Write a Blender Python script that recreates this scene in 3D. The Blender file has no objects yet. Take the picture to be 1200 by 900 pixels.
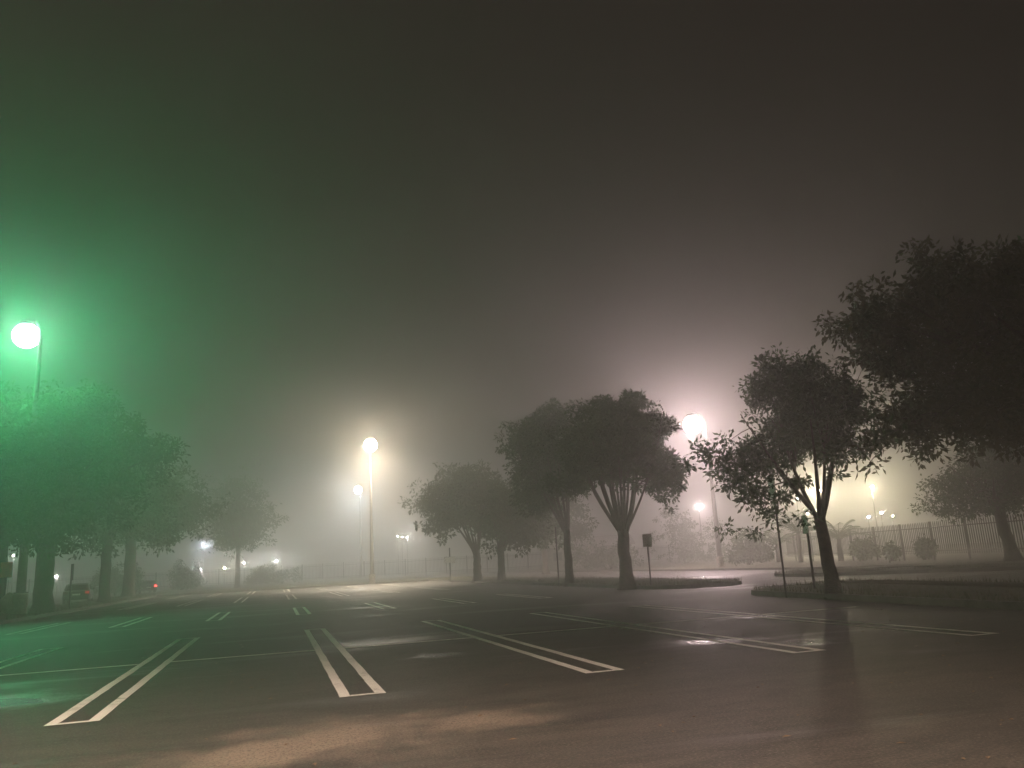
import bpy, math, random
import numpy as np
from mathutils import Matrix, Vector

S = bpy.context.scene
C = S.collection
PI = math.pi

# ------------------------------------------------------------------ camera
F, PITCH, ROLL, YAW, CAM_H = 938.989, .219, .054, .292, 1.276     # focal length in photo pixels, radians, metres
cp, sp, cr, sr = math.cos(PITCH), math.sin(PITCH), math.cos(ROLL), math.sin(ROLL)
fwd = Vector((0, cp, sp)); up0 = Vector((0, -sp, cp)); rt0 = Vector((1, 0, 0))
rt = cr * rt0 - sr * up0; up = sr * rt0 + cr * up0
cam = bpy.data.objects.new('camera', bpy.data.cameras.new('camera'))
m = Matrix((rt, up, -fwd)).transposed().to_4x4(); m.translation = (0, 0, CAM_H)
cam.matrix_world = m
cam.data.sensor_width = 36; cam.data.lens = 36 * F / 1200
cam.data.clip_end = 2000; cam.data.clip_start = .05
C.objects.link(cam); S.camera = cam

# ------------------------------------------------------------------ world, moonless night sky with town glow
W = bpy.data.worlds.new('World'); S.world = W; W.use_nodes = True
wn = W.node_tree.nodes; wl = W.node_tree.links; wn.clear()
wo = wn.new('ShaderNodeOutputWorld'); bg = wn.new('ShaderNodeBackground'); sky = wn.new('ShaderNodeTexSky')
sky.sky_type = 'NISHITA'; sky.sun_disc = False
sky.sun_elevation = math.radians(12); sky.sun_rotation = math.radians(200)
glow = wn.new('ShaderNodeMix'); glow.data_type = 'RGBA'; glow.blend_type = 'MIX'
glow.inputs[0].default_value = .97; glow.inputs[7].default_value = (.80, .62, .43, 1)
SKY_STRENGTH = .007
bg.inputs[1].default_value = SKY_STRENGTH
wl.new(sky.outputs[0], glow.inputs[6]); wl.new(glow.outputs[2], bg.inputs[0]); wl.new(bg.outputs[0], wo.inputs[0])
sun = bpy.data.objects.new('sun', bpy.data.lights.new('sun', 'SUN'))
sun.data.energy = .01; sun.data.angle = math.radians(20); sun.data.color = (1, .86, .7)
sun.rotation_euler = (math.radians(78), 0, math.radians(-20)); C.objects.link(sun)

# ------------------------------------------------------------------ exposure, renderer
S.view_settings.view_transform = 'Standard'; S.view_settings.look = 'None'
S.view_settings.exposure = 0; S.view_settings.gamma = 1; S.view_settings.use_curve_mapping = False
cy = S.cycles
cy.use_denoising = True
try: cy.denoiser = 'OPENIMAGEDENOISE'
except Exception: pass
cy.max_bounces = 5; cy.diffuse_bounces = 2; cy.glossy_bounces = 2; cy.transmission_bounces = 2
cy.transparent_max_bounces = 4; cy.volume_bounces = 2
cy.sample_clamp_indirect = 2.0; cy.sample_clamp_direct = 0
cy.caustics_reflective = False; cy.caustics_refractive = False
cy.use_adaptive_sampling = True; cy.adaptive_threshold = .02

# ------------------------------------------------------------------ helpers
def ray(px, py):
    X2, U2 = px - 600, 450 - py
    X, U = cr * X2 + sr * U2, -sr * X2 + cr * U2
    return Vector((X, cp * F - sp * U, sp * F + cp * U)) / F
def gnd(px, py, z=0.):
    d = ray(px, py); return d * ((z - CAM_H) / d.z) + Vector((0, 0, CAM_H))
def at(px, py, y):
    d = ray(px, py); return d * (y / d.y) + Vector((0, 0, CAM_H))
gc, gs = math.cos(YAW), math.sin(YAW)
def G(X, Y, z=0.):                       # car-park grid -> world
    return Vector((gc * X - gs * Y, gs * X + gc * Y, z))
def horizon(px): return 450 + F * math.tan(PITCH) - (px - 600) * math.tan(ROLL)

def mat(name, col, rough=.6, metal=0., noise=None, bump=None, emit=None, spec=.5):
    M = bpy.data.materials.new(name); M.use_nodes = True
    n, l = M.node_tree.nodes, M.node_tree.links; b = n['Principled BSDF']
    b.inputs['Base Color'].default_value = (*col, 1); b.inputs['Roughness'].default_value = rough
    b.inputs['Metallic'].default_value = metal; b.inputs['Specular IOR Level'].default_value = spec
    geo = n.new('ShaderNodeTexCoord')
    if noise:
        sc, c2, lo, hi = noise
        t = n.new('ShaderNodeTexNoise'); t.inputs['Scale'].default_value = sc; t.inputs['Detail'].default_value = 6
        r = n.new('ShaderNodeMapRange'); r.inputs[1].default_value = lo; r.inputs[2].default_value = hi
        x = n.new('ShaderNodeMix'); x.data_type = 'RGBA'
        x.inputs[6].default_value = (*col, 1); x.inputs[7].default_value = (*c2, 1)
        l.new(geo.outputs['Object'], t.inputs['Vector']); l.new(t.outputs[0], r.inputs[0]); l.new(r.outputs[0], x.inputs[0])
        l.new(x.outputs[2], b.inputs['Base Color'])
    if bump:
        sc, st, di = bump
        t = n.new('ShaderNodeTexNoise'); t.inputs['Scale'].default_value = sc; t.inputs['Detail'].default_value = 5
        bp = n.new('ShaderNodeBump'); bp.inputs['Strength'].default_value = st; bp.inputs['Distance'].default_value = di
        l.new(geo.outputs['Object'], t.inputs['Vector']); l.new(t.outputs[0], bp.inputs['Height']); l.new(bp.outputs[0], b.inputs['Normal'])
    if emit:
        b.inputs['Emission Color'].default_value = (*emit[0], 1); b.inputs['Emission Strength'].default_value = emit[1]
        M.cycles.emission_sampling = 'NONE'
    return M

class MB:
    def __init__(s): s.v = []; s.f = []
    def box(s, lo, hi, bev=0.):
        x0, y0, z0 = lo; x1, y1, z1 = hi; i = len(s.v)
        s.v += [(x0,y0,z0),(x1,y0,z0),(x1,y1,z0),(x0,y1,z0),(x0,y0,z1),(x1,y0,z1),(x1,y1,z1),(x0,y1,z1)]
        s.f += [tuple(i+k for k in q) for q in ((3,2,1,0),(4,5,6,7),(0,1,5,4),(1,2,6,5),(2,3,7,6),(3,0,4,7))]; return s
    def tube(s, pts, rad, n=8, cap=True):
        pts = [Vector(p) for p in pts]; i0 = len(s.v)
        for k, p in enumerate(pts):
            t = (pts[min(k+1, len(pts)-1)] - pts[max(k-1, 0)]).normalized()
            a = t.cross(Vector((0, 0, 1)) if abs(t.z) < .9 else Vector((0, 1, 0))).normalized(); b = t.cross(a)
            for j in range(n):
                th = 2 * PI * j / n; q = p + (a * math.cos(th) + b * math.sin(th)) * rad[k]; s.v.append(tuple(q))
        for k in range(len(pts) - 1):
            for j in range(n):
                s.f.append((i0+k*n+j, i0+k*n+(j+1) % n, i0+(k+1)*n+(j+1) % n, i0+(k+1)*n+j))
        if cap:
            s.f.append(tuple(i0+j for j in range(n))[::-1]); s.f.append(tuple(i0+(len(pts)-1)*n+j for j in range(n)))
        return s
    def lathe(s, prof, n=16, c=(0, 0, 0)):          # profile of (r, z)
        i0 = len(s.v)
        for r, z in prof:
            for j in range(n):
                th = 2*PI*j/n; s.v.append((c[0]+r*math.cos(th), c[1]+r*math.sin(th), c[2]+z))
        for k in range(len(prof)-1):
            for j in range(n): s.f.append((i0+k*n+j, i0+k*n+(j+1) % n, i0+(k+1)*n+(j+1) % n, i0+(k+1)*n+j))
        s.f.append(tuple(i0+j for j in range(n))[::-1]); s.f.append(tuple(i0+(len(prof)-1)*n+j for j in range(n))); return s
    def prism(s, poly, z0, z1):
        i = len(s.v); n = len(poly)
        s.v += [(p[0], p[1], z0) for p in poly] + [(p[0], p[1], z1) for p in poly]
        s.f += [tuple(range(i, i+n))[::-1], tuple(range(i+n, i+2*n))]
        s.f += [(i+k, i+(k+1) % n, i+n+(k+1) % n, i+n+k) for k in range(n)]; return s
    def extr(s, poly, axis, a0, a1):                # closed profile (u, z) pushed along x or y
        i = len(s.v); n = len(poly)
        for a in (a0, a1):
            s.v += [((a, p[0], p[1]) if axis == 'x' else (p[0], a, p[1])) for p in poly]
        s.f += [tuple(range(i, i+n))[::-1], tuple(range(i+n, i+2*n))]
        s.f += [(i+k, i+(k+1) % n, i+n+(k+1) % n, i+n+k) for k in range(n)]; return s
    def mesh(s, name, M, smooth=False, bevel=None):
        me = bpy.data.meshes.new(name); me.from_pydata(s.v, [], s.f); me.update()
        if M: me.materials.append(M)
        if bevel:
            import bmesh
            bm = bmesh.new(); bm.from_mesh(me); bmesh.ops.recalc_face_normals(bm, faces=bm.faces)
            ed = [e for e in bm.edges if len(e.link_faces) == 2 and e.calc_face_angle(0) > .5]
            bmesh.ops.bevel(bm, geom=ed, offset=bevel, segments=2, affect='EDGES', profile=.5)
            bm.to_mesh(me); bm.free()
        if smooth:
            me.polygons.foreach_set('use_smooth', [True]*len(me.polygons))
        return me
    def build(s, name, M, parent=None, smooth=False, bevel=None):
        return obj(name, s.mesh(name, M, smooth, bevel), parent)

def obj(name, me, parent=None):
    o = bpy.data.objects.new(name, me); C.objects.link(o)
    if parent is not None: o.parent = parent
    return o
def tag(o, label=None, cat=None, group=None, kind=None):
    if label: o['label'] = label
    if cat: o['category'] = cat
    if group: o['group'] = group
    if kind: o['kind'] = kind
    return o
def thing(name, label, cat, loc=(0, 0, 0), rz=0., group=None):
    o = obj(name, None); o.location = loc; o.rotation_euler = (0, 0, rz); return tag(o, label, cat, group)
def copy_tree(o, parent=None):
    c = o.copy(); C.objects.link(c)
    if parent is not None: c.parent = parent
    for ch in o.children: copy_tree(ch, c)
    return c

# ------------------------------------------------------------------ materials
def asphalt_material():
    M = bpy.data.materials.new('wet_asphalt'); M.use_nodes = True
    n, l = M.node_tree.nodes, M.node_tree.links; b = n['Principled BSDF']
    tc = n.new('ShaderNodeTexCoord'); P = tc.outputs['Object']        # object space = car-park grid, metres
    def noise(sc, det=5, ro=.55, vec=P, dist=0.):
        t = n.new('ShaderNodeTexNoise'); t.inputs['Scale'].default_value = sc; t.inputs['Detail'].default_value = det
        t.inputs['Roughness'].default_value = ro; t.inputs['Distortion'].default_value = dist; l.new(vec, t.inputs['Vector']); return t.outputs[0]
    def ramp(v, lo, hi, a=0., z=1.):
        r = n.new('ShaderNodeMapRange'); r.interpolation_type = 'SMOOTHSTEP'
        for k, x in zip((1, 2, 3, 4), (lo, hi, a, z)): r.inputs[k].default_value = x
        l.new(v, r.inputs[0]); return r.outputs[0]
    def math_(op, a, c):
        t = n.new('ShaderNodeMath'); t.operation = op
        for k, x in enumerate((a, c)):
            if isinstance(x, (int, float)): t.inputs[k].default_value = x
            else: l.new(x, t.inputs[k])
        return t.outputs[0]
    def mix(f, a, c):
        x = n.new('ShaderNodeMix'); x.data_type = 'RGBA'
        if isinstance(f, float): x.inputs[0].default_value = f
        else: l.new(f, x.inputs[0])
        for k, v in ((6, a), (7, c)):
            if isinstance(v, tuple): x.inputs[k].default_value = (*v, 1)
            else: l.new(v, x.inputs[k])
        return x.outputs[2]
    def blob(cx, cy_, rx, ry, rot=0., soft=.9, wob=.9):
        mp = n.new('ShaderNodeMapping'); mp.vector_type = 'TEXTURE'
        mp.inputs['Location'].default_value = (cx, cy_, 0); mp.inputs['Rotation'].default_value = (0, 0, rot); mp.inputs['Scale'].default_value = (rx, ry, 1)
        l.new(P, mp.inputs['Vector'])
        ln = n.new('ShaderNodeVectorMath'); ln.operation = 'LENGTH'; l.new(mp.outputs[0], ln.inputs[0])
        d = math_('ADD', ln.outputs['Value'], math_('ADD', math_('MULTIPLY', math_('SUBTRACT', mid, .5), wob * 2.2), math_('MULTIPLY', math_('SUBTRACT', grit, .5), 1.1)))
        return ramp(d, 1.15, 1.15 - soft)
    fine = noise(95, 3, .7); grit = noise(32, 4, .65); mid = noise(1.3, 6, .62); big = noise(.22, 4, .55, dist=.6)
    sep = n.new('ShaderNodeSeparateXYZ'); l.new(P, sep.inputs[0]); Y = sep.outputs['Y']
    st = n.new('ShaderNodeMapping'); st.inputs['Scale'].default_value = (.35, 1.5, 1); l.new(P, st.inputs['Vector'])
    streak = noise(.9, 6, .6, st.outputs[0], .8)
    base = mix(ramp(big, .35, .65), (.030, .027, .024), (.046, .041, .036))
    base = mix(ramp(mid, .38, .68), base, (.056, .050, .042))
    # driving aisles are worn and dusty, the stalls dark with old oil
    aisle = math_('MULTIPLY', ramp(math_('ADD', Y, math_('MULTIPLY', mid, 2.)), 10.2, 8.2), ramp(streak, .36, .62))
    base = mix(math_('MULTIPLY', aisle, .55), base, (.085, .070, .056))
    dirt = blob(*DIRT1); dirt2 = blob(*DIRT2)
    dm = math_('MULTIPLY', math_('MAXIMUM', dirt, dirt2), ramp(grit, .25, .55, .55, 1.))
    base = mix(ramp(noise(2.7, 8, .72, st.outputs[0], .4), .44, .62, 0., .7), base, (.017, .015, .013))
    base = mix(ramp(noise(5.5, 7, .7), .52, .70, 0., .6), base, (.085, .072, .058))
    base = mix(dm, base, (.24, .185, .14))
    stone = noise(48, 2, .5); coarse = noise(9, 6, .7)
    base = mix(ramp(coarse, .42, .66, 0., .55), base, mix(.5, base, (.09, .08, .066)))
    base = mix(ramp(stone, .54, .70, 0., .85), base, mix(.6, base, (.21, .185, .16)))
    base = mix(ramp(stone, .47, .33, 0., .75), base, (.014, .012, .010))
    base = mix(ramp(grit, .48, .34, 0., .6), base, (.016, .014, .012))
    # standing water
    pud = None
    for pb in PUDDLES:
        q = blob(*pb); pud = q if pud is None else math_('MAXIMUM', pud, q)
    damp = ramp(noise(.35, 5, .6, st.outputs[0], .5), .50, .66)
    wet = math_('MAXIMUM', math_('MULTIPLY', damp, .55), pud)
    base = mix(math_('MULTIPLY', wet, .5), base, (.014, .013, .012))
    # cracks
    v = n.new('ShaderNodeTexVoronoi'); v.feature = 'DISTANCE_TO_EDGE'; v.inputs['Scale'].default_value = .33
    wv = n.new('ShaderNodeVectorMath'); wv.operation = 'ADD'; nz = n.new('ShaderNodeTexNoise'); nz.inputs['Scale'].default_value = 1.1; nz.inputs['Detail'].default_value = 5
    l.new(P, nz.inputs['Vector']); l.new(P, wv.inputs[0]); l.new(nz.outputs['Color'], wv.inputs[1]); l.new(wv.outputs[0], v.inputs['Vector'])
    crack = math_('MULTIPLY', ramp(v.outputs['Distance'], .006, .001), ramp(big, .5, .62))
    base = mix(math_('MULTIPLY', crack, .6), base, (.012, .011, .010))
    l.new(base, b.inputs['Base Color'])
    rough = ramp(wet, 0., 1., .62, .27)
    l.new(rough, b.inputs['Roughness']); b.inputs['Specular IOR Level'].default_value = .5
    h = math_('ADD', math_('MULTIPLY', fine, .5), math_('ADD', grit, math_('MULTIPLY', crack, -1.)))
    bp = n.new('ShaderNodeBump'); bp.inputs['Distance'].default_value = .012
    l.new(ramp(wet, 0., 1., .8, .35), bp.inputs['Strength']); l.new(h, bp.inputs['Height']); l.new(bp.outputs[0], b.inputs['Normal'])
    return M
def inv(px, py):
    g = gnd(px, py); return (gc*g.x + gs*g.y, -gs*g.x + gc*g.y)
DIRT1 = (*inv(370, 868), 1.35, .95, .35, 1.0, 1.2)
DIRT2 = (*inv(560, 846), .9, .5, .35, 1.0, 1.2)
PUDDLES = [(*inv(15, 822), .8, 1.1, .3, .9, .8), (*inv(822, 753), .55, .5, .2, 1.0, 1.1), (*inv(885, 722), .7, .7, .2, 1.0, 1.1),
           (*inv(940, 752), .7, .6, .2, .9, .9), (*inv(510, 768), .5, .45, .1, .9, .9), (*inv(830, 688), 2.2, 1.2, -.2, .9, .7), (*inv(905, 687), 2.0, 1.0, -.2, .9, .7), (*inv(790, 679), 4, 3, 0, .9, .7)]

ASPH = asphalt_material()
GRASSG = mat('lawn_soil', (.042, .050, .022), .9, noise=(1.4, (.075, .066, .036), .4, .65), bump=(26, .8, .05))
CONC = mat('kerb_concrete', (.10, .09, .078), .8, noise=(4, (.055, .05, .042), .4, .7), bump=(60, .3, .01))
PEDM = mat('pedestal_concrete', (.55, .52, .46), .8, noise=(5, (.40, .37, .32), .4, .7), bump=(50, .3, .01))
PAINT = mat('worn_white_paint', (.62, .58, .51), .6, bump=(90, .4, .008))
def wear(M):
    n, l = M.node_tree.nodes, M.node_tree.links; b = n['Principled BSDF']; g = n.new('ShaderNodeNewGeometry')
    def nz(sc, d, lo, hi):
        t = n.new('ShaderNodeTexNoise'); t.inputs['Scale'].default_value = sc; t.inputs['Detail'].default_value = d; t.inputs['Roughness'].default_value = .65
        r = n.new('ShaderNodeMapRange'); r.inputs[1].default_value = lo; r.inputs[2].default_value = hi; l.new(g.outputs['Position'], t.inputs['Vector']); l.new(t.outputs[0], r.inputs[0]); return r.outputs[0]
    big, small, speck = nz(.9, 4, .50, .74), nz(7, 6, .45, .70), nz(55, 4, .54, .72)
    mu = n.new('ShaderNodeMath'); mu.operation = 'MULTIPLY'; l.new(big, mu.inputs[0]); l.new(small, mu.inputs[1])
    ad = n.new('ShaderNodeMath'); ad.operation = 'MULTIPLY_ADD'; ad.inputs[1].default_value = .40; l.new(speck, ad.inputs[0]); l.new(mu.outputs[0], ad.inputs[2]); ad.use_clamp = True
    x = n.new('ShaderNodeMix'); x.data_type = 'RGBA'; x.inputs[6].default_value = (.84, .80, .74, 1); x.inputs[7].default_value = (.11, .10, .085, 1)
    l.new(ad.outputs[0], x.inputs[0]); l.new(x.outputs[2], b.inputs['Base Color'])
wear(PAINT)
GALV = mat('galvanised_steel', (.22, .22, .21), .5, .6, noise=(20, (.15, .15, .145), .4, .7))
DARKM = mat('dark_painted_steel', (.035, .034, .032), .5, .3, noise=(12, (.06, .05, .042), .5, .75))
BARK = mat('bark', (.085, .062, .045), .9, noise=(9, (.045, .034, .026), .35, .65), bump=(24, 1., .04))
BARKP = mat('palm_bark', (.09, .07, .05), .9, noise=(14, (.05, .04, .03), .35, .65), bump=(30, 1., .04))
FENCEM = mat('fence_steel', (.05, .048, .044), .5, .3, noise=(8, (.09, .075, .06), .5, .75))
BLADE = mat('grass_blades', (.055, .075, .025), .7, noise=(3, (.10, .09, .04), .4, .7))
def leaf_material(name, a, b_, tr=.25):
    M = bpy.data.materials.new(name); M.use_nodes = True
    n, l = M.node_tree.nodes, M.node_tree.links; b = n['Principled BSDF']; out = n['Material Output']
    tc = n.new('ShaderNodeTexCoord'); t = n.new('ShaderNodeTexNoise'); t.inputs['Scale'].default_value = 1.6; t.inputs['Detail'].default_value = 5
    l.new(tc.outputs['Object'], t.inputs['Vector'])
    r = n.new('ShaderNodeMapRange'); r.inputs[1].default_value = .35; r.inputs[2].default_value = .65; l.new(t.outputs[0], r.inputs[0])
    x = n.new('ShaderNodeMix'); x.data_type = 'RGBA'; x.inputs[6].default_value = (*a, 1); x.inputs[7].default_value = (*b_, 1); l.new(r.outputs[0], x.inputs[0])
    l.new(x.outputs[2], b.inputs['Base Color']); b.inputs['Roughness'].default_value = .5
    ts = n.new('ShaderNodeBsdfTranslucent'); l.new(x.outputs[2], ts.inputs[0])
    mx = n.new('ShaderNodeMixShader'); mx.inputs[0].default_value = tr
    l.new(b.outputs[0], mx.inputs[1]); l.new(ts.outputs[0], mx.inputs[2]); l.new(mx.outputs[0], out.inputs[0]); return M
LEAF = leaf_material('leaves_deep_green', (.022, .060, .012), (.055, .11, .022))
LEAFB = leaf_material('leaves_olive', (.04, .055, .014), (.085, .085, .026))
def lens_mat(name, col, st): return mat(name, (.8, .8, .8), .4, emit=(col, st))

# ------------------------------------------------------------------ ground, car park, lawns
rng = random.Random(4)
gm = MB()
N = 60
xs = [-300 + 600*i/N for i in range(N+1)]; ys = [-100 + 400*j/N for j in range(N+1)]
gm.v = [(x, y, -.03) for y in ys for x in xs]
gm.f = [(j*(N+1)+i, j*(N+1)+i+1, (j+1)*(N+1)+i+1, (j+1)*(N+1)+i) for j in range(N) for i in range(N)]
tag(gm.build('ground', GRASSG), 'dull grass and soil reaching into the fog', kind='structure')

def sheet(name, poly, z, M, label, rot=YAW):
    b = MB(); b.v = [(p[0], p[1], 0) for p in poly]; b.f = [tuple(range(len(poly)))]
    o = b.build(name, M); o.location = (0, 0, z); o.rotation_euler = (0, 0, rot); return tag(o, label, kind='structure')
lot = sheet('car_park', [(-10.2, -40), (29.3, -40), (29.3, 84), (33, 120), (20, 120), (17.5, 84), (-10.2, 78.3)], 0., ASPH, 'damp asphalt car park with white stall lines')
lot2 = sheet('side_car_park', [(-60, -20), (-13.2, -20), (-13.2, 80), (-60, 80)], .002, ASPH, 'neighbouring asphalt lot beyond the left tree strip')

# painted hairpin stall lines, each one a part of the car park
X0, YC, SP, HW, LW = -1.844, 14.629, 2.7432, .479, .11
def hairpin(L, seed):
    r = random.Random(seed); b = MB(); nseg = max(6, int(L / .35)); h = HW / 2
    for sgn in (-1, 1):
        i0 = len(b.v)
        for k in range(nseg + 1):
            y = L * k / nseg
            for e in (h, h - LW): b.v.append((sgn*(e + r.uniform(-.006, .006)), y, 0))
        for k in range(nseg):
            q = (i0+2*k, i0+2*k+1, i0+2*k+3, i0+2*k+2); b.f.append(q if sgn < 0 else q[::-1])
    for y in (0, L - LW * .8):
        i0 = len(b.v); e = h - LW
        b.v += [(-e, y, 0), (e, y, 0), (e, y + LW*.8, 0), (-e, y + LW*.8, 0)]; b.f.append((i0, i0+1, i0+2, i0+3))
    return b
for row, (ys_, L) in enumerate(((YC - 5.614, 11.07), (27.55, 6.15), (45.2, 11.0), (64.5, 11.0))):
    mesh = hairpin(L, row).mesh('stall_line', PAINT)
    for i in range(-3 if row else -2, 5 if row < 1 else 5):
        o = obj('stall_line', mesh, lot); o.location = (X0 + i*SP, ys_, .0045)
cb = MB(); xa = -10.0
segs = []
for i in range(-3, 6):
    a, e = X0 + (i-1)*SP + HW/2 + .004, X0 + i*SP - HW/2 - .004
    segs.append((max(a, -10), min(e, 12.1)))
for a, e in segs:
    if e - a < .3: continue
    b = MB(); k = 9
    b.v = [(a + (e-a)*j/k, y + rng.uniform(-.006, .006), 0) for j in range(k+1) for y in (-.068, .068)]
    b.f = [(2*j, 2*j+2, 2*j+3, 2*j+1) for j in range(k)]
    o = b.build('centre_line', PAINT, lot); o.location = (0, YC, .0045)

def rounded(poly, rad=1.0, n=5):
    out = []; L = len(poly)
    for i, p in enumerate(poly):
        p = Vector(p).to_2d(); a = (Vector(poly[i-1]).to_2d() - p); c = (Vector(poly[(i+1) % L]).to_2d() - p)
        r = min(rad, a.length*.45, c.length*.45); a, c = p + a.normalized()*r, p + c.normalized()*r
        for k in range(n+1):
            t = k/n; out.append((1-t)**2*a + 2*t*(1-t)*p + t*t*c)
    return out
def island(name, label, poly, h=.14, rad=1.2, hump=.10, blades=0, rot=YAW, seed=1, edge_only=False):
    """kerbed bed: concrete kerb ring with a mounded soil and grass top, both in grid coordinates"""
    r = random.Random(seed); P = rounded(poly, rad); n = len(P)
    area = sum(P[i-1].x*P[i].y - P[i].x*P[i-1].y for i in range(n))/2
    if area < 0: P = P[::-1]
    nrm = []
    for i in range(n):
        t = (P[(i+1) % n] - P[i-1]).normalized(); nrm.append(Vector((-t.y, t.x)))
    root = obj(name, None); root.rotation_euler = (0, 0, rot); tag(root, label, kind='structure')
    inner = [p + q*.16 for p, q in zip(P, nrm)]; k = MB()
    for ring, z in ((P, -.05), ([p + q*.02 for p, q in zip(P, nrm)], h), (inner, h), (inner, h-.08)):
        k.v += [(p.x, p.y, z) for p in ring]
    k.f = [(a*n+i, a*n+(i+1) % n, (a+1)*n+(i+1) % n, (a+1)*n+i) for a in range(3) for i in range(n)]
    k.build('kerb', CONC, root)
    g = MB(); levels = 4; cen = sum((Vector((p.x, p.y)) for p in P), Vector((0, 0)))/n
    # strips towards the middle line of the bed
    def mid(p):
        return Vector(p)
    rings = []
    wmin = min(max(p.x for p in P)-min(p.x for p in P), max(p.y for p in P)-min(p.y for p in P))
    for a, (d, z) in enumerate(((.15, h-.02), (.5, h+hump*.35), (wmin*.28, h+hump*.8), (wmin*.42, h+hump))):
        ring = [p + q*min(d, wmin*.45) for p, q in zip(P, nrm)]
        rings.append(ring); g.v += [(p.x, p.y, z + (r.uniform(-.02, .02) if a else 0)) for p in ring]
    g.f = [(a*n+i, a*n+(i+1) % n, (a+1)*n+(i+1) % n, (a+1)*n+i) for a in range(3) for i in range(n)] + [tuple(range(3*n, 4*n))]
    g.build('planting_bed', GRASSG, root, smooth=True)
    if blades:
        x0, x1 = min(p.x for p in P), max(p.x for p in P); y0, y1 = min(p.y for p in P), max(p.y for p in P)
        def inside(x, y):
            c = False
            for i in range(n):
                a, e = P[i-1], P[i]
                if (a.y > y) != (e.y > y) and x < (e.x-a.x)*(y-a.y)/(e.y-a.y)+a.x: c = not c
            return c
        gb = MB(); cnt = 0
        while cnt < blades:
            x, y = r.uniform(x0, x1), y0 + (y1-y0)*r.random()**1.3
            if not inside(x, y): continue
            dd = min((Vector((x, y))-p).length for p in P[::1]) if False else .3
            cnt += 1; hh = r.uniform(.04, .15)*(1.6 if r.random() < .08 else 1); an = r.uniform(0, 6.28); w = .012
            lx, ly = r.uniform(-.06, .06), r.uniform(-.06, .06); i0 = len(gb.v); z = h + hump*.15 - .02
            gb.v += [(x-w*math.cos(an), y-w*math.sin(an), z), (x+w*math.cos(an), y+w*math.sin(an), z), (x+lx, y+ly, z+hh+hump*.4)]
            gb.f.append((i0, i0+1, i0+2))
        tag(gb.build('grass', BLADE, root), kind='stuff')
    return root
island('tree_island', 'kerbed grass island under the leafy tree and two sign posts', [(12.3, 2), (12.4, 11.3), (13.1, 21.6), (17.4, 22.2), (17.6, 2)], blades=9000, seed=2)
island('tree_island', 'long kerbed island carrying the row of vase shaped trees', [(13.6, 28.9), (13.9, 78), (17.6, 78), (17.4, 27.6), (14.6, 27.4)], blades=9000, seed=3)
island('tree_island', 'kerbed verge under the green lit trees and lamp post', [(-13.4, 20), (-13.4, 88), (-10, 88), (-10, 20)], blades=6000, seed=4)
island('grass_median', 'low grass median beyond the driveway', [(21.4, 32.2), (26.8, 24.2), (30, 14), (34, 16), (29.3, 30), (24, 36)], blades=4000, seed=5, rad=2)

# far lawns: a gentle bank up to the fences
def bank(name, label, a, b, depth_dir, depth, z1, seed):
    r = random.Random(seed); m_ = MB(); nu, nv = 40, 10
    a, b, d = Vector(a), Vector(b), Vector(depth_dir)
    for j in range(nv+1):
        for i in range(nu+1):
            p = a.lerp(b, i/nu) + d*(depth*j/nv); t = j/nv
            z = .10 + (z1-.10)*(t*t*(3-2*t)) + (r.uniform(-.03, .03) if 0 < j < nv else 0)
            if j == 0: z = .10
            m_.v.append((p.x, p.y, z))
    m_.f = [(j*(nu+1)+i, j*(nu+1)+i+1, (j+1)*(nu+1)+i+1, (j+1)*(nu+1)+i) for j in range(nv) for i in range(nu)]
    o = tag(m_.build(name, GRASSG, smooth=True), label, kind='structure')
    k = MB(); n_ = (b-a).normalized(); off = d*-.16
    i0 = 0
    k.v = [tuple(a+off+Vector((0, 0, -.05))), tuple(b+off+Vector((0, 0, -.05))), tuple(a+off*.9+Vector((0, 0, .13))), tuple(b+off*.9+Vector((0, 0, .13))),
           tuple(a+Vector((0, 0, .13))), tuple(b+Vector((0, 0, .13))), tuple(a+Vector((0, 0, .05))), tuple(b+Vector((0, 0, .05)))]
    k.f = [(0, 1, 3, 2), (2, 3, 5, 4), (4, 5, 7, 6)]
    k.build('kerb', CONC, o)
    return o
bank('lawn', 'grass bank rising to the picket fence', G(29.5, -6), G(29.6, 118), G(1, 0) , 60, .55, 7)
bank('lawn', 'grass strip at the far end of the car park', G(-13, 79), G(16.6, 79), G(0, 1), 60, .35, 8)

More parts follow.
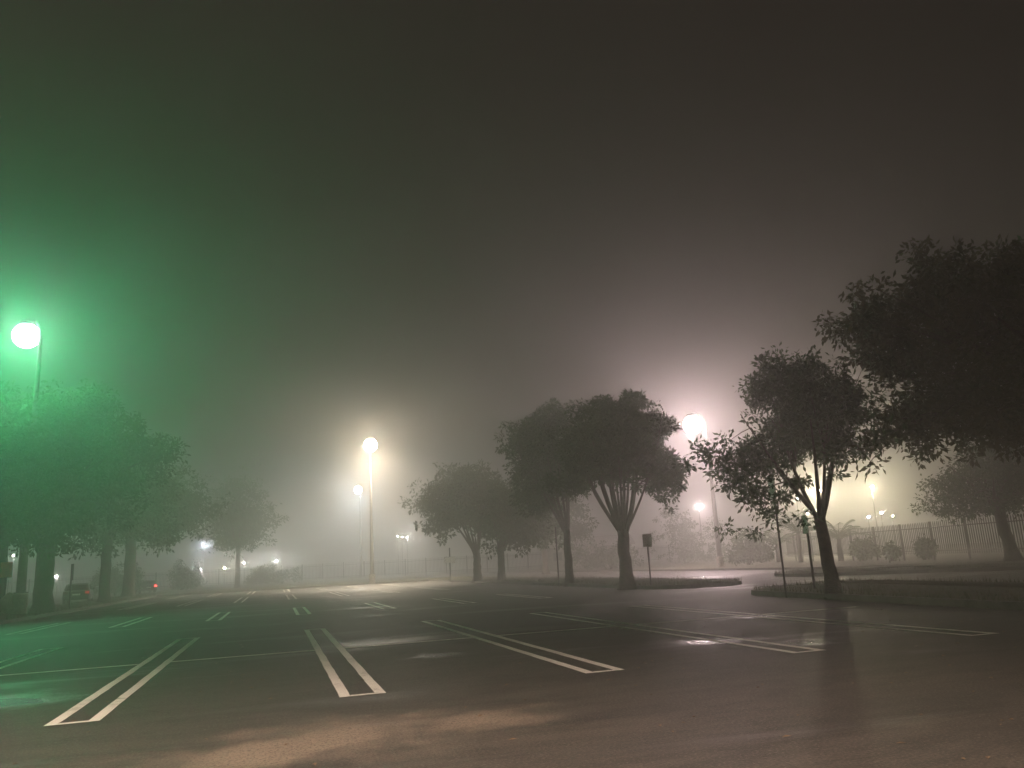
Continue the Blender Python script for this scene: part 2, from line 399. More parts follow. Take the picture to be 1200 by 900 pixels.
# ------------------------------------------------------------------ trees
def np_mesh(name, V, quads, M):
    me = bpy.data.meshes.new(name); nq = len(quads)
    me.vertices.add(len(V)); me.vertices.foreach_set('co', V.astype(np.float32).ravel())
    me.loops.add(nq*4); me.loops.foreach_set('vertex_index', quads.astype(np.int32).ravel())
    me.polygons.add(nq); me.polygons.foreach_set('loop_start', np.arange(0, nq*4, 4, dtype=np.int32))
    me.update(calc_edges=True); me.materials.append(M); return me
def leaves(cen, per, crad, size, rs, droop=.3, aspect=.42):
    """leaf-sized bent quads scattered round twig clusters"""
    n = len(cen)*per
    c = np.repeat(cen, per, 0)
    d = rs.normal(size=(n, 3)); d /= np.linalg.norm(d, axis=1)[:, None]
    p = c + d*(rs.random((n, 1))**.6)*np.repeat(crad, per)[:, None]*np.array([1, 1, .72])
    t = d*.8 + rs.normal(size=(n, 3))*.7; t[:, 2] -= droop; t /= np.linalg.norm(t, axis=1)[:, None]
    q = np.cross(t, rs.normal(size=(n, 3))); q /= np.linalg.norm(q, axis=1)[:, None] + 1e-9
    s = size*(.6 + .8*rs.random((n, 1)))
    nb = np.cross(t, q)
    V = np.empty((n, 4, 3)); V[:, 0] = p; V[:, 1] = p + t*s*.5 + q*s*aspect*.5 + nb*s*.08; V[:, 2] = p + t*s; V[:, 3] = p + t*s*.5 - q*s*aspect*.5 + nb*s*.08
    return V.reshape(-1, 3), np.arange(n*4).reshape(n, 4)
def bez(a, b, c, n): return [a*(1-t)**2 + b*2*t*(1-t) + c*t*t for t in [k/n for k in range(n+1)]]
def tree(name, label, base, fork, r0, blobs, ncl, per, size, crad, seed, limbs=7, group=None, leafm=LEAF, shell=.55, lean=(0, 0), sides=9, fork_spread=.5, limb_r=.42, twigs=3, clump=6, ragged=.22, spread=1.0, fan=-.12):
    """base: ground point; fork: height where the trunk divides; blobs: crown ellipsoids (x, y, z, rx, ry, rz) relative to base"""
    rs = np.random.RandomState(seed); r = random.Random(seed)
    root = thing(name, label, 'tree', base, 0, group)
    # trunk, flared at the foot
    tp = Vector((lean[0], lean[1], fork)); tr = MB()
    pts = [Vector((0, 0, -.15)), Vector((0, 0, .12)), Vector((lean[0]*.1, lean[1]*.1, .45))]; rad = [r0*1.75, r0*1.35, r0*1.08]
    for k in range(1, 7):
        t = k/6; pts.append(Vector((lean[0]*(.15+.85*t)+r.uniform(-.02, .02)*r0*8*(t < 1), lean[1]*t, .45+(fork-.45)*t))); rad.append(r0*(1.05-.17*t+r.uniform(-.03, .03)))
    tr.tube(pts, rad, sides+3)
    tr.build('trunk', BARK, root, smooth=True)
    # boughs: a few hundred clump centres with uneven reach, each carrying several twig clusters
    vol = np.array([b[3]*b[4]*b[5] for b in blobs]); nb_ = max(12, int(ncl/clump)); pk = rs.choice(len(blobs), nb_, p=vol**.8/(vol**.8).sum())
    B = np.array(blobs)[pk]
    d = rs.normal(size=(nb_, 3)); d /= np.linalg.norm(d, axis=1)[:, None]
    K = rs.normal(size=(5, 3))*3.2; ph = rs.random(5)*6.28
    wob = 1 + ragged*np.cos(d @ K.T + ph).sum(1)/5*1.6
    rr = shell + (1-shell)*rs.random(nb_)**.7; inn = rs.random(nb_) < .3; rr[inn] = rs.random(inn.sum())**.5
    bough = B[:, :3] + d*(rr*wob)[:, None]*B[:, 3:6]
    dist = np.sort(np.linalg.norm(bough[:, None]-bough[None], axis=2), axis=1)[:, 4]
    ok = dist < max(crad*3.0, np.median(dist)*1.5); bough = bough[ok]; nb_ = len(bough)
    own = rs.randint(nb_, size=ncl); sig = crad*(.7 + .9*rs.random(nb_))*spread
    cen = bough[own] + rs.normal(size=(ncl, 3))*sig[own][:, None]*np.array([1, 1, .75])
    cen = cen[cen[:, 2] > fork*.75]
    cr_ = crad*(.6 + .8*rs.random(len(cen)))
    V, Q = leaves(cen, per, cr_, size, rs)
    crown = obj('crown', np_mesh('crown', V, Q, leafm), root)
    # limbs sweeping up from the fork into the crown, then finer branches to twig clusters
    br = MB(); lo = np.array(blobs); zmid = float((lo[:, 2]*vol).sum()/vol.sum()); cx = float((lo[:, 0]*vol).sum()/vol.sum()); cyy = float((lo[:, 1]*vol).sum()/vol.sum())
    RX = float(max(abs(b[0]-cx)+b[3] for b in blobs))
    tips = []
    for k in range(limbs):
        an = 2*PI*(k + r.uniform(-.25, .25))/limbs; ro = RX*r.uniform(.30, .72)*(1 if k % 3 else .45)*(1.15 if fan > 0 else 1)
        end = Vector((cx + ro*math.cos(an), cyy + ro*math.sin(an)*.9, zmid + r.uniform(-.1, .35)*RX*.7))
        st = tp + Vector((math.cos(an)*r0*.35, math.sin(an)*r0*.35, -r.uniform(.05, .5)*r0*3))
        ctl = st.lerp(end, .4) + Vector((math.cos(an), math.sin(an), 0))*(fan*ro) + Vector((math.cos(an)*fork_spread*.6, math.sin(an)*fork_spread*.6, .12*(end.z-st.z)))
        path = bez(st, ctl, end, 7); ra = r0*limb_r*r.uniform(.8, 1.15)
        br.tube(path, [ra*(1-.82*(j/7)**.9) for j in range(8)], max(5, sides-3)); tips.append(path)
    if twigs:
        ns = min(len(cen), limbs*twigs*2)
        for ci in rs.choice(len(cen), ns, replace=False):
            e = Vector(cen[ci]); path = min(tips, key=lambda P_: (P_[5]-e).length); k = r.randint(3, 6); s_ = path[k]
            c_ = s_.lerp(e, .5) + Vector((0, 0, .12*(e-s_).length)); ra = r0*limb_r*(1-.82*(k/7)**.9)*.6
            br.tube(bez(s_, c_, e, 4), [ra*(1-.8*j/4) for j in range(5)], 4)
    br.build('branches', BARK, root, smooth=True)
    return root
def pxblobs(base, specs):
    """crown ellipsoids given by photo position at the trunk's own distance; depth radius from the width"""
    out = []
    for px, py, rx, ry, *dz in specs:
        dy = dz[0] if dz else 0.; y = base.y + dy; c = at(px, py, y); k = y / F * 1.02
        out.append((c.x-base.x, dy, c.z-base.z, rx*k, (dz[1] if len(dz) > 1 else rx)*k, ry*k))
    return out
def ptree(label, bpx, fork, r0, specs, *a, z=.16, name='tree', **k):
    b = gnd(*bpx, z) if len(bpx) == 2 else Vector((at(bpx[0], bpx[1], bpx[2]).x, bpx[2], z)); b.z = z - .03
    return tree(name, label, b, fork, r0, pxblobs(b, specs), *a, **k)
GR, GL = 'trees along the right island', 'trees on the left verge'
b972 = gnd(975, 694, .2)
ptree('broad leafy tree with forked trunk beside two thin sign posts', (977, 694), 1.95, .155,
      [(955, 488, 70, 50), (900, 525, 52, 46), (1000, 510, 44, 46), (932, 455, 40, 38), (866, 552, 42, 32), (893, 585, 30, 22), (1040, 548, 24, 22), (965, 462, 38, 40)],
      400, 54, .14, .28, 18, clump=7, ragged=.24, spread=1.15, limbs=7, group=GR, fork_spread=.5, shell=.5, lean=(-.1, 0), fan=.06)
ptree('tree with many upswept limbs and a dense round crown beside a sign', (735, 686), 2.2, .25,
      [(722, 520, 60, 42), (762, 526, 28, 34), (692, 522, 34, 34), (716, 484, 42, 28), (746, 494, 30, 26), (776, 556, 14, 18), (670, 556, 22, 18)],
      760, 48, .19, .30, 12, clump=7, ragged=.14, spread=.95, limbs=19, group=GR, fork_spread=.9, shell=.6, limb_r=.29, twigs=4, fan=.10)
ptree('slim trunked tree with limbs crossing its vase shaped neighbour', (668, 683), 2.6, .19,
      [(642, 526, 40, 42), (655, 518, 34, 34), (620, 512, 24, 20), (655, 560, 40, 30), (632, 585, 30, 16)],
      560, 44, .20, .34, 13, clump=7, ragged=.14, spread=.95, limbs=10, group=GR, fork_spread=.7, limb_r=.4)
ptree('foggy tree with drooping left side and forked trunk near a road sign', (560, 680), 2.0, .28,
      [(545, 582, 42, 30), (515, 602, 28, 24), (565, 592, 38, 30), (500, 590, 14, 9), (520, 635, 18, 12), (545, 560, 26, 10)],
      560, 34, .27, .5, 14, limbs=8, group=GR, limb_r=.4)
ptree('fogged slim tree just behind the drooping one', (588, 680), 2.3, .24,
      [(595, 600, 36, 32), (615, 610, 34, 28), (630, 622, 26, 18)], 420, 34, .27, .5, 15, limbs=7, group=GR)
ptree('faintest tree of the right island, half lost in fog', (640, 674, 82), 2.6, .26,
      [(640, 605, 40, 34), (665, 615, 30, 26)], 330, 30, .32, .6, 16, limbs=6, group=GR)
# tall tree whose trunk stands right of the frame
bb = Vector((12.6, 16.2, .13))
tree('tree', 'huge dark tree with spreading crown overhanging the grass island', bb, 2.6, .33,
     pxblobs(bb, [(1015, 395, 42, 52), (1075, 378, 62, 70), (1140, 345, 70, 66), (1150, 440, 90, 80), (1085, 470, 66, 54), (1215, 370, 80, 90), (1240, 470, 80, 80), (1160, 300, 40, 30)]),
     1050, 46, .15, .31, 21, clump=9, ragged=.18, spread=.95, limbs=12, group=GR, leafm=LEAFB, fork_spread=.9, shell=.6, limb_r=.4, twigs=5)
bt = Vector((at(1187, 652, 35).x, 35, .33))
tree('tree', 'leaning tree with low flat crown growing before the picket fence', bt, 2.5, .24, pxblobs(bt, [(1150, 565, 55, 42), (1110, 580, 28, 30), (1190, 560, 50, 44), (1225, 560, 40, 40)]),
     520, 42, .17, .36, 22, limbs=8, lean=(-.32, 0), shell=.55)
# left verge
ptree('big green lit tree with thick trunk next to lamp pedestal', (50, 717), 3.2, .42,
      [(70, 540, 80, 85), (20, 560, 70, 80), (120, 560, 62, 72), (60, 480, 48, 34), (110, 500, 45, 34), (150, 545, 36, 40), (-30, 520, 60, 70)],
      1300, 40, .24, .55, 31, limbs=11, group=GL, shell=.62)
ptree('green lit tree with a forked slender trunk behind the thick one', (122, 706), 4.2, .32,
      [(140, 570, 50, 50), (165, 560, 34, 45), (110, 600, 45, 34), (180, 600, 26, 30)], 620, 36, .28, .6, 32, limbs=6, group=GL)
ptree('straight trunked tree ending the left verge row', (150, 700), 5.0, .44,
      [(185, 598, 38, 34), (210, 602, 22, 20), (160, 600, 40, 34), (205, 585, 18, 22)], 480, 34, .34, .75, 33, limbs=6, group=GL)
bz = gnd(-2, 720, .15)
tree('tree', 'dark tree trunk cut by the picture edge behind orange sign', bz, 3.4, .22, pxblobs(bz, [(-25, 560, 50, 60, -2), (10, 600, 42, 40, -4.5), (42, 548, 46, 62, -3), (50, 600, 30, 36, -4)]), 1000, 38, .24, .5, 34, limbs=6, group=GL)
ptree('pale ghostly tree almost dissolved in the bright fog', (278, 689, 92), 4.2, .26,
      [(278, 605, 26, 38), (262, 620, 20, 26), (295, 615, 20, 28), (280, 575, 16, 16), (310, 620, 10, 16)], 380, 30, .36, .8, 35, limbs=6, z=.2)
# blurred trees and shrubs behind the driveway and along the fences
def bush(label, px, py, y, rx, ry, seed, n=220, z=.4, cat='shrub', leafm=LEAF, name='shrub', top=None):
    c = at(px, py, y); rs = np.random.RandomState(seed); r = random.Random(seed); k = y/F
    base = Vector((c.x, y, z)); R, H = rx*k, max(.8, c.z - z + ry*k)
    root = thing(name, label, cat, base, 0, 'shrubs by the fences')
    ncl = n; d = rs.normal(size=(ncl, 3)); d /= np.linalg.norm(d, axis=1)[:, None]; d[:, 2] = np.abs(d[:, 2])
    rr = .45 + .55*rs.random(ncl)**.6
    lob = rs.normal(size=(6, 3))*np.array([.45, .4, .0]); lob[:, 2] = rs.uniform(.55, 1., 6); own = rs.randint(6, size=ncl)
    cen = (d*rr[:, None]*.62*lob[own, 2][:, None] + lob[own]*np.array([1, 1, 0]))*np.array([R, R*.8, H*1.5]); cen[:, 2] += .15
    V, Q = leaves(cen, 26, rs.uniform(.12, .5, ncl)+R*.04, .22, rs)
    obj('foliage', np_mesh('foliage', V, Q, leafm), root)
    s_ = MB()
    for k_ in range(5):
        e = Vector(cen[rs.randint(ncl)]); s_.tube(bez(Vector((r.uniform(-.15, .15), r.uniform(-.1, .1), -.2)), e*.4+Vector((0, 0, .4)), e, 4), [.06, .05, .04, .03, .015], 5)
    s_.build('stems', BARK, root, smooth=True); return root
bush('rounded shrub in fog left of the spiky palms', 875, 640, 62, 34, 22, 41)
bush('tall pale shrub under the small driveway lamp', 800, 622, 92, 34, 40, 42, n=320, z=.3)
bush('low wide shrub behind the vase shaped tree', 715, 648, 84, 36, 16, 43, z=.3)
bush('shrub left of the spiky palms against the fence', 1010, 640, 54, 16, 14, 44, n=130)
bush('small bush growing through the picket fence', 1082, 638, 47, 7, 9, 45, n=60)
bush('little upright bush at the foot of a fence post', 1045, 645, 48, 4, 9, 46, n=40)
bush('round grey bush by the rear fence under the bluish lamp', 215, 668, 96, 16, 16, 47, z=.3)
bush('dim bush behind the parked dark car', 135, 672, 88, 22, 18, 48, z=.3)
bush('wide dim hedge bush in fog past the forked left tree', 330, 668, 104, 34, 12, 49, z=.3)
for px, y, hgt, sd, lab in ((938, 58, 4.0, 51, 'feathery palm with arching fronds behind the tall sign post'), (985, 55, 3.0, 52, 'low palm clump with arching fronds behind the forked tree'), (912, 64, 2.8, 53, 'smallest fogged palm beside the rounded shrub')):
    r = random.Random(sd); x = at(px, 650, y).x; root = thing('palm', lab, 'palm', (x, y, .42), 0, 'palms by the fence')
    st = MB().tube([(0, 0, -.2), (0, 0, hgt*.25), (.03, 0, hgt*.45)], [.2, .17, .15], 8); st.build('trunk', BARKP, root, smooth=True)
    for k in range(20):
        an = 2*PI*k/20 + r.uniform(-.2, .2); L = hgt*r.uniform(.6, .85); el = r.uniform(.25, 1.35); fb = MB(); d = Vector((math.cos(an), math.sin(an), 0))
        p0 = Vector((.03, 0, hgt*.45)); pth = [p0 + d*(L*t*math.cos(el)*1.1) + Vector((0, 0, L*(t*math.sin(el) - .45*t*t))) for t in [j/8 for j in range(9)]]
        fb.tube(pth, [.022-.002*j for j in range(9)], 4)
        sd_ = Vector((-d.y, d.x, 0))
        for j in range(1, 9):
            for s in (-1, 1):
                for q in (0, .5):
                    a = pth[j-1].lerp(pth[j], q); w = .16*hgt*math.sin(PI*(j+q)/9.5)+.08
                    e = a + sd_*s*w + d*.18 + Vector((0, 0, -.12)); i0 = len(fb.v); fb.v += [tuple(a), tuple(a + d*.13), tuple(e)]; fb.f.append((i0, i0+1, i0+2))
        fb.build('frond', LEAF, root)

# ------------------------------------------------------------------ lamp posts
def add_light(kind, parent, loc, energy, col, radius=.16, spot=None, blend=.4):
    L = bpy.data.lights.new('lamp_light', kind); L.energy = energy; L.color = col; L.shadow_soft_size = radius
    if kind == 'SPOT': L.spot_size = math.radians(spot); L.spot_blend = blend
    o = bpy.data.objects.new('lamp_light', L); C.objects.link(o); o.parent = parent; o.location = loc; return o
def lamp_post(label, base, H, head_dir, col, lens_col, down, halo, spot=140, blend=.55, pole_r=(.2, .08), ped=(.31, 1.1), lens=60., group='tall car park lamp posts', arm=.75, hw=.42):
    root = thing('lamp_post', label, 'lamp post', base, math.atan2(head_dir[1], head_dir[0]), group)
    if ped: MB().lathe([(ped[0], -.3), (ped[0], ped[1]-.05), (ped[0]-.05, ped[1])], 20).build('pedestal', PEDM, root, smooth=False)
    z0 = ped[1] if ped else -.2
    MB().lathe([(pole_r[0]*1.5, z0), (pole_r[0]*1.5, z0+.04), (pole_r[0], z0+.05), (pole_r[1], H+.25)], 14).build('pole', GALVP, root, smooth=False)
    MB().tube([(0, 0, H+.2), (arm*.4, 0, H+hw*1.1), (arm, 0, H+hw*1.08)], [.05, .05, .05], 8).build('arm', GALVP, root)
    # globe head oversized so its disc stands in for lamp glare; small vented cap
    hd = MB().lathe([(hw*.52, hw*.84), (hw*.56, hw*.80), (hw*.50, hw*1.0), (hw*.25, hw*1.12), (.05, hw*1.15)], 20, (arm, 0, H)).build('head', DARKM, root, smooth=False)
    ln = MB().lathe([(hw*.9*math.sin(PI*(1-k/12*.83)), hw*.9*math.cos(PI*(1-k/12*.83))) if k else (.02, -hw*.9) for k in range(13)], 24, (arm, 0, H)).build('lens', lens_mat('lens_'+label[:12], lens_col, lens), hd, smooth=True)
    if down: add_light('SPOT', root, (arm, 0, H), down, col, hw, spot, blend)
    if halo: add_light('POINT', root, (arm, 0, H), halo, col, hw)
    return root
GALVP = mat('lamp_pole_steel', (.16, .155, .14), .6, .1, noise=(6, (.11, .105, .095), .4, .7))
gl = gnd(22, 725); hl = at(29, 393, gl.y)
lamp_post('tall lamp post with a green glowing head on concrete pedestal', gl, hl.z, (-1, .1), (.06, 1, .34), (.75, 1, .88), 5000, 23000, spot=150, hw=.66)
pc = at(434, 527, 78)
lamp_post('tall lamp post with warm white head at end of the car park', (pc.x, 78, .3), pc.z, (.2, -1), (1, .82, .60), (1, .88, .68), 190000, 26000, spot=152, blend=.7, ped=(.3, .6), hw=.72, arm=.95)
p2 = at(422, 577, 118)
lamp_post('cool white lamp post far behind the warm one', (p2.x, 118, .3), p2.z, (-.2, -1), (.70, .88, 1), (.85, .95, 1), 60000, 22000, spot=150, blend=.7, ped=None, hw=.62)
p3 = at(820, 502, 64)
lamp_post('pinkish white lamp post glowing between two trees over the driveway', (p3.x+.5, 64, .3), p3.z, (-1, -.2), (1, .72, .73), (1, .85, .8), 55000, 36000, spot=150, ped=(.3, .6), hw=.85, arm=1.1)
# the next post of the same row stands just left of the photographer and lights the near stalls
lamp_post('tall lamp post with amber head standing beside the photographer', G(-7, -4.5), 11, (1, .2), (1, .75, .60), (1, .8, .6), 175000, 0, spot=130, blend=.45, hw=.5)

def street_lamp(label, px, py, y, col, st, power=0, zg=.2, hw=.14):
    p = at(px, py, y); root = thing('street_lamp', label, 'street lamp', (p.x, y, zg), 0, 'distant lamps in the fog'); h = max(.9, p.z - zg)
    MB().tube([(0, .25, -.2), (0, .25, h*.5), (0, .22, h+.12), (0, .02, h+.2)], [.07, .06, .05, .04], 7).build('pole', GALV, root)
    hd = MB().lathe([(hw*1.1, 0), (hw*1.15, .05), (hw*.5, .16), (.04, .2)], 12, (0, 0, h)).build('head', DARKM, root)
    MB().lathe([(.03, -hw*1.3), (hw*.7, -hw), (hw, -.003)], 12, (0, 0, h)).build('lens', lens_mat('lens_small', col, st), hd, smooth=True)
    if power: add_light('POINT', root, (0, 0, h-hw*.35), power, col, hw*1.15)
WH, CO, WA, PK = (1, .97, .9), (.75, .85, 1), (1, .85, .6), (1, .82, .8)
for lab, px, py, y, col, st, pw in (
    ('bluish street lamp glowing past the left verge trees', 238, 638, 118, CO, 900, 4000),
    ('street lamp shining through the fork of the leafy tree', 961, 574, 84, (1, .88, .58), 600, 34000),
    ('street lamp peeping through the leafy tree right side twigs', 1022, 570, 84, (1, .88, .58), 600, 16000),
    ('small lamp above the tall pale shrub', 819, 592, 104, PK, 300, 14000),
    ('pinkish lamp low over the picket fence', 1018, 605, 100, PK, 500, 60),
    ('brighter pinkish lamp over the picket fence', 1033, 600, 100, PK, 600, 90),
    ('dim warm lamp over the picket fence beside two pinkish ones', 1046, 604, 115, WA, 200, 0),
    ('tiny lamp seen above the feathery palm', 946, 601, 95, PK, 250, 40),
    ('tiny lamp among lowest twigs of the leafy tree', 934, 584, 95, PK, 250, 40),
    ('lamp gleaming through the huge dark tree', 1196, 527, 90, WA, 500, 500),
    ('lamp behind the leaning tree crown', 1197, 580, 90, WA, 300, 300),
    ('tiny lamp over the rear fence beside the ghostly tree', 235, 667, 125, WH, 500, 7000),
    ('tiny warm lamp over the rear fence beside the round bush', 263, 665, 130, WA, 400, 7000),
    ('tiny lamp right of the ghostly tree trunk', 286, 659, 130, WH, 500, 7000),
    ('lamp twinkling over the wide hedge bush', 324, 657, 120, WH, 500, 9000),
    ('left lamp of a far twinkling trio', 466, 628, 150, WH, 160, 0),
    ('middle lamp of a far twinkling trio', 471, 629, 150, WH, 160, 0),
    ('right lamp of a far twinkling trio', 477, 629, 152, WH, 100, 13000),
    ('white lamp low behind the thick left trunk', 66, 675, 105, WH, 300, 3500),
    ('lamp peeking under the green lit crown beside the pedestal', 15, 650, 95, WH, 500, 2000)):
    street_lamp(lab, px, py, y, col, st, pw, hw=.14 if y < 118 else .12)

# ------------------------------------------------------------------ signs
SIGNW = mat('sign_face_white', (.78, .76, .72), .5, noise=(6, (.62, .6, .56), .45, .7))
SIGNB = mat('sign_back_metal', (.12, .115, .11), .5, .5, noise=(9, (.08, .075, .07), .4, .7))
SIGNO = mat('sign_face_orange', (.62, .24, .10), .5, noise=(5, (.48, .19, .09), .45, .7))
def sign(label, base, H, plates, facing, group=None, post_r=.03, lean=0.):
    """plates: (z_top, width, height, face material); facing: direction the face looks, radians"""
    root = thing('sign_post', label, 'sign', base, facing, group)
    MB().tube([(0, 0, -.2), (lean*.5, 0, H*.5), (lean, 0, H)], [post_r]*3, 8).build('post', DARKM, root)
    for zt, w, h_, fm in plates:
        po = MB().extr([(p.x, p.y) for p in rounded([(-w/2, zt-h_), (w/2, zt-h_), (w/2, zt), (-w/2, zt)], .04, 3)], 'x', post_r+.004+lean, post_r+.010+lean).build('sign_plate', SIGNB, root)
        q = MB().extr([(p.x, p.y) for p in rounded([(-w/2+.012, zt-h_+.012), (w/2-.012, zt-h_+.012), (w/2-.012, zt-.012), (-w/2+.012, zt-.012)], .035, 3)], 'x', post_r+.0105+lean, post_r+.0125+lean).build('sign_face', fm, po)
        for z in (zt-h_*.2, zt-h_*.8):
            MB().tube([(post_r+.012+lean, 0, z), (post_r+.020+lean, 0, z)], [.009, .009], 6).build('bolt', GALV, po)
g1 = gnd(921, 694, .14); sign('tall thin sign post with a narrow tapering plate seen edge on', g1, 3.05, [(3.05, .5, .62, SIGNW), (2.4, .36, .2, SIGNW)], math.radians(183), post_r=.028)
g2 = gnd(955, 692, .14); sign('short sign post with edge on plate close to the forked trunk', g2, 1.95, [(1.95, .34, .48, SIGNW)], math.radians(186), post_r=.035)
g3 = gnd(763, 686, .14); sign('sign post with upright pale plate at the island tip', g3, 1.95, [(1.95, .34, .5, SIGNW)], math.radians(-98), post_r=.03)
g4 = gnd(655, 684, .14); sign('tall bare looking sign post left of the slim trunked tree', g4, 2.75, [(2.75, .3, .4, SIGNW)], math.radians(175), post_r=.035)
g5 = Vector((at(528, 682, 66).x, 66, .1)); sign('road sign with a wide pale plate beside the drooping foggy tree', g5, 2.6, [(1.9, .9, .5, SIGNW)], math.radians(-90), post_r=.05)
g6 = gnd(81, 714, .1); sign('sign post with dark tall plate standing before the parked car', g6, 2.35, [(2.35, .5, .85, SIGNB)], math.radians(40), post_r=.04)
g7 = Vector((at(7, 672, 38).x, 38, .1)); sign('orange sign plate on a post beside the lamp pedestal', g7, at(8, 661, 38).z, [(at(8, 661, 38).z, .5, .72, SIGNO)], math.radians(-65), post_r=.04)
# pale boulder
rs = np.random.RandomState(5); bl = MB(); ll = gnd(9, 722, .1)
import bmesh
bm = bmesh.new(); bmesh.ops.create_icosphere(bm, subdivisions=3, radius=1)
for v in bm.verts:
    d = v.co.normalized(); k = 1 + .16*math.sin(3.1*d.x+1.2)*math.cos(2.7*d.y+.5) + .1*math.sin(5*d.z+2*d.x) + rs.uniform(-.02, .02)
    v.co = Vector((d.x*.42*k, d.y*.38*k, d.z*.62*k+.42))
me = bpy.data.meshes.new('boulder'); bm.to_mesh(me); bm.free(); me.materials.append(PEDM)
bo = obj('boulder', me); bo.location = ll; tag(bo, 'pale rounded boulder at the foot of the lamp pedestal', 'boulder')

# ------------------------------------------------------------------ fences
def fence(label, pts, pitch, H, posts_every, each=True, group='steel fences', zf=None):
    a, b = Vector(pts[0]), Vector(pts[1]); L = (b-a).length; d = (b-a)/L; rz = math.atan2(d.y, d.x)
    root = thing('fence', label, 'fence', a, rz, group)
    rise = (b.z-a.z)/L; LL = math.hypot(b.x-a.x, b.y-a.y)
    pm = MB().extr([(-.028, 0), (.028, 0), (.028, H-.10), (0, H), (-.028, H-.10)], 'y', -.012, .012).mesh('picket', FENCEM)
    n = int(LL/pitch); joined = MB()
    for k in range(n):
        x = pitch*(k+.5)
        if abs((x/posts_every) - round(x/posts_every))*posts_every < .06: continue
        if each:
            o = obj('picket', pm, root); o.location = (x, -.03, rise*x + .08); o.rotation_euler = (0, rng.uniform(-.012, .012), 0)
        else: joined.box((x-.025, -.04, rise*x), (x+.025, -.02, rise*x+H))
    if not each: tag(joined.build('pickets', FENCEM, root), kind='stuff')
    for k in range(int(LL/posts_every)+1):
        x = k*posts_every
        MB().box((x-.05, -.05, rise*x-.4), (x+.05, .05, rise*x+H+.08)).build('post', FENCEM, root, bevel=.01)
    for z in (H*.14, H*.86):
        MB().tube([(0, 0.0, z), (LL, 0.0, rise*LL+z)], [.03, .03], 6).build('rail', FENCEM, root)
    return root
fr, fl = at(1240, 648, 38), at(1014, 650, 56)
fdir = (Vector((fl.x, fl.y, 0))-Vector((fr.x, fr.y, 0)))
fence('pale lit steel picket fence on the right grass bank', [(fr.x, fr.y, .38), (fl.x+fdir.x*.75, fl.y+fdir.y*.75, .44)], .194, 1.85, 3.3)
fence('faint rear fence along the far end of the car park', [(-74, 118, .25), (30, 122, .3)], .2, 2.3, 3.0, each=False)

# ------------------------------------------------------------------ parked cars
def profile_body(name, prof, w0, M, parent, taper=.0, bevel=.06):
    b = MB(); n = len(prof)
    for s in (-1, 1):
        for (y, z) in prof:
            k = 1 - taper*max(0, (z-.85))/.6; b.v.append((s*w0*k, y, z))
    b.f = [tuple(range(n)), tuple(range(n, 2*n))[::-1]] + [(i, n+i, n+(i+1) % n, (i+1) % n)[::-1] for i in range(n)]
    return b.build(name, M, parent, bevel=bevel)
def car(label, loc, rz, paint, tail, tail2):
    root = thing('parked_car', label, 'car', loc, rz, 'cars behind the left verge')      # rear looks to -y
    GLS = mat('car_glass', (.012, .013, .015), .08); TYR = mat('tyre_rubber', (.02, .02, .02), .8); RIM = mat('wheel_rim', (.35, .35, .36), .35, .8)
    body = profile_body('body', [(-2.2, .42), (-2.18, .28), (2.1, .26), (2.2, .45), (2.12, .72), (1.1, .92), (-1.75, .96), (-2.16, .90)], .89, paint, root, bevel=.07)
    cab = profile_body('cabin', [(-2.02, .93), (1.08, .91), (.30, 1.40), (-.3, 1.47), (-1.35, 1.45), (-1.62, 1.36)], .84, paint, root, taper=.16, bevel=.05)
    MB().extr([(-.62, 1.0), (.62, 1.0), (.54, 1.34), (-.54, 1.34)], 'y', 0, .02)
    q = MB(); q.v = [(-.66, -1.985, 1.00), (.66, -1.985, 1.00), (.58, -1.70, 1.34), (-.58, -1.70, 1.34)]; q.f = [(0, 1, 2, 3)]; q.v = [(x, y-.03, z) for x, y, z in q.v]; q.build('rear_window', GLS, cab)
    q = MB(); q.v = [(-.66, 1.0, .98), (.66, 1.0, .98), (.58, .40, 1.36), (-.58, .40, 1.36)]; q.v = [(x, y+.03, z+.02) for x, y, z in q.v]; q.f = [(3, 2, 1, 0)]; q.build('windscreen', GLS, cab)
    for s in (-1, 1):
        for y0, y1, y2, y3 in ((-1.55, -.55, -.55, -1.32), (-.47, .78, .25, -.47)):
            q = MB(); q.v = [(s*.836, y0, .99), (s*.836, y1, .99), (s*.765, y2, 1.36), (s*.765, y3, 1.36)]; q.f = [(0, 1, 2, 3) if s > 0 else (3, 2, 1, 0)]; q.v = [(x+s*.012, y, z) for x, y, z in q.v]; q.build('side_window', GLS, cab)
        MB().box((s*.88 if s > 0 else -1.06, .62, .98), (1.06 if s > 0 else -.88, .74, 1.10)).build('mirror', paint, root, bevel=.03)
        MB().box((min(s*.58, s*.86), -2.225, .70), (max(s*.58, s*.86), -2.13, .88)).build('tail_light', tail if s > 0 else tail2, root, bevel=.015)
        MB().box((min(s*.52, s*.84), 2.08, .56), (max(s*.52, s*.84), 2.19, .70)).build('headlight', RIM, root, bevel=.015)
        for y in (-1.35, 1.38):
            wc = MB().tube([(s*.70, y, .32), (s*.72, y, .32), (s*.90, y, .32), (s*.915, y, .32)], [.29, .325, .325, .29], 18).build('tyre', TYR, root)
            MB().tube([(s*.90, y, .32), (s*.925, y, .32)], [.21, .19], 14).build('rim', RIM, wc)
    MB().box((-.84, -2.27, .34), (.84, -2.15, .56)).build('bumper', paint, root, bevel=.04)
    MB().box((-.26, -2.236, .60), (.26, -2.205, .72)).build('number_plate', SIGNW, root, bevel=.004)
    return root
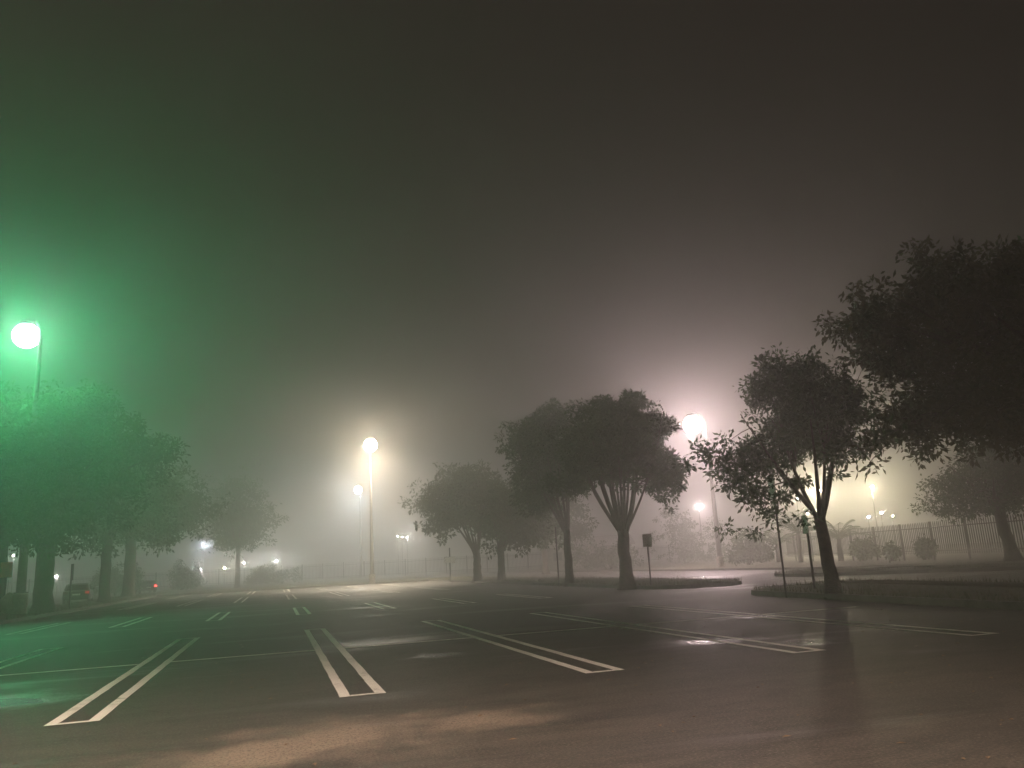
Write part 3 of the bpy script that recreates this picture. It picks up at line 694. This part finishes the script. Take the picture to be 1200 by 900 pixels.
CARP = mat('dark_car_paint', (.035, .025, .025), .3, .3); RED1 = mat('tail_light_red', (.5, .02, .02), .25, emit=((1, .08, .05), .7)); RED2 = mat('brake_light_red', (.5, .02, .02), .25, emit=((1, .06, .05), 14.)); RED0 = mat('tail_lens_unlit', (.12, .015, .012), .25)
c1 = at(92, 700, 63); car('dark car parked beside the left verge with a dim red tail light', (c1.x, 63, .01), math.radians(24), CARP, RED1, RED0)
c2 = at(170, 690, 96); car('distant car past the left trees with a bright red brake light', (c2.x, 96, .05), math.radians(35), CARP, RED2, RED0)

# ------------------------------------------------------------------ low building lost in fog
bp = at(690, 640, 108); bd = thing('service_building', 'low building with pale pitched canopy roof beyond the driveway', 'building', (bp.x, 112, .2))
WALLM = mat('rendered_wall', (.30, .28, .25), .85, noise=(2, (.24, .22, .2), .4, .7)); ROOFM = mat('metal_roof', (.34, .32, .30), .5, .2, noise=(3, (.25, .24, .23), .4, .7))
MB().box((-6, 0, -.3), (6, 7, 2.7)).build('wall', WALLM, bd)
MB().extr([(-1.2, 2.7), (8.2, 2.7), (3.5, 4.1)], 'x', -6.6, 6.6).build('roof', ROOFM, bd)
for x in (-4, -1.3, 3.6):
    w = MB().box((x-.6, -.04, 1.0), (x+.6, -.003, 2.1)).build('window', DARKM, bd); MB().box((x-.53, -.06, 1.06), (x+.53, -.045, 2.04)).build('pane', mat('dark_pane', (.02, .02, .02), .1), w)
dr = MB().box((1.0, -.05, -.2), (1.95, -.003, 2.05)).build('door', DARKM, bd); MB().tube([(1.85, -.09, 1.0), (1.85, -.05, 1.0)], [.03, .03], 8).build('handle', GALV, dr)

# ------------------------------------------------------------------ leaf litter on the asphalt
rl = np.random.RandomState(9); n = 900
pos = np.stack([rl.uniform(-6, 13, n), 4 + 30*rl.random(n)**1.6], 1); pos[n//2:, 0] = 13.2 - np.abs(rl.normal(size=n-n//2))*1.6
V = []; Fc = []
for k, (x, y) in enumerate(pos):
    a = rl.uniform(0, 6.28); s = rl.uniform(.015, .04); ca, sa = math.cos(a)*s, math.sin(a)*s; w = .4; i0 = len(V)
    V += [(x-ca, y-sa, .006), (x+sa*w, y-ca*w, .012), (x+ca, y+sa, .008), (x-sa*w, y+ca*w, .014)]; Fc.append((i0, i0+1, i0+2, i0+3))
lt = MB(); lt.v = V; lt.f = Fc; o = lt.build('leaf_litter', mat('dry_leaves', (.20, .13, .07), .8)); o.rotation_euler = (0, 0, YAW); tag(o, 'scattered dry leaves on the asphalt', kind='stuff')

# ------------------------------------------------------------------ fog
HM = bpy.data.materials.new('fog'); HM.use_nodes = True; hn = HM.node_tree.nodes; hn.clear()
ho = hn.new('ShaderNodeOutputMaterial'); pv = hn.new('ShaderNodeVolumePrincipled')
pv.inputs['Color'].default_value = (.93, .93, .93, 1); pv.inputs['Density'].default_value = .0108; pv.inputs['Anisotropy'].default_value = .72
HM.node_tree.links.new(pv.outputs[0], ho.inputs['Volume'])
hz = MB().box((-330, -130, -1.5), (330, 330, 15.)).build('haze', HM); tag(hz, 'night fog filling the car park', kind='stuff')
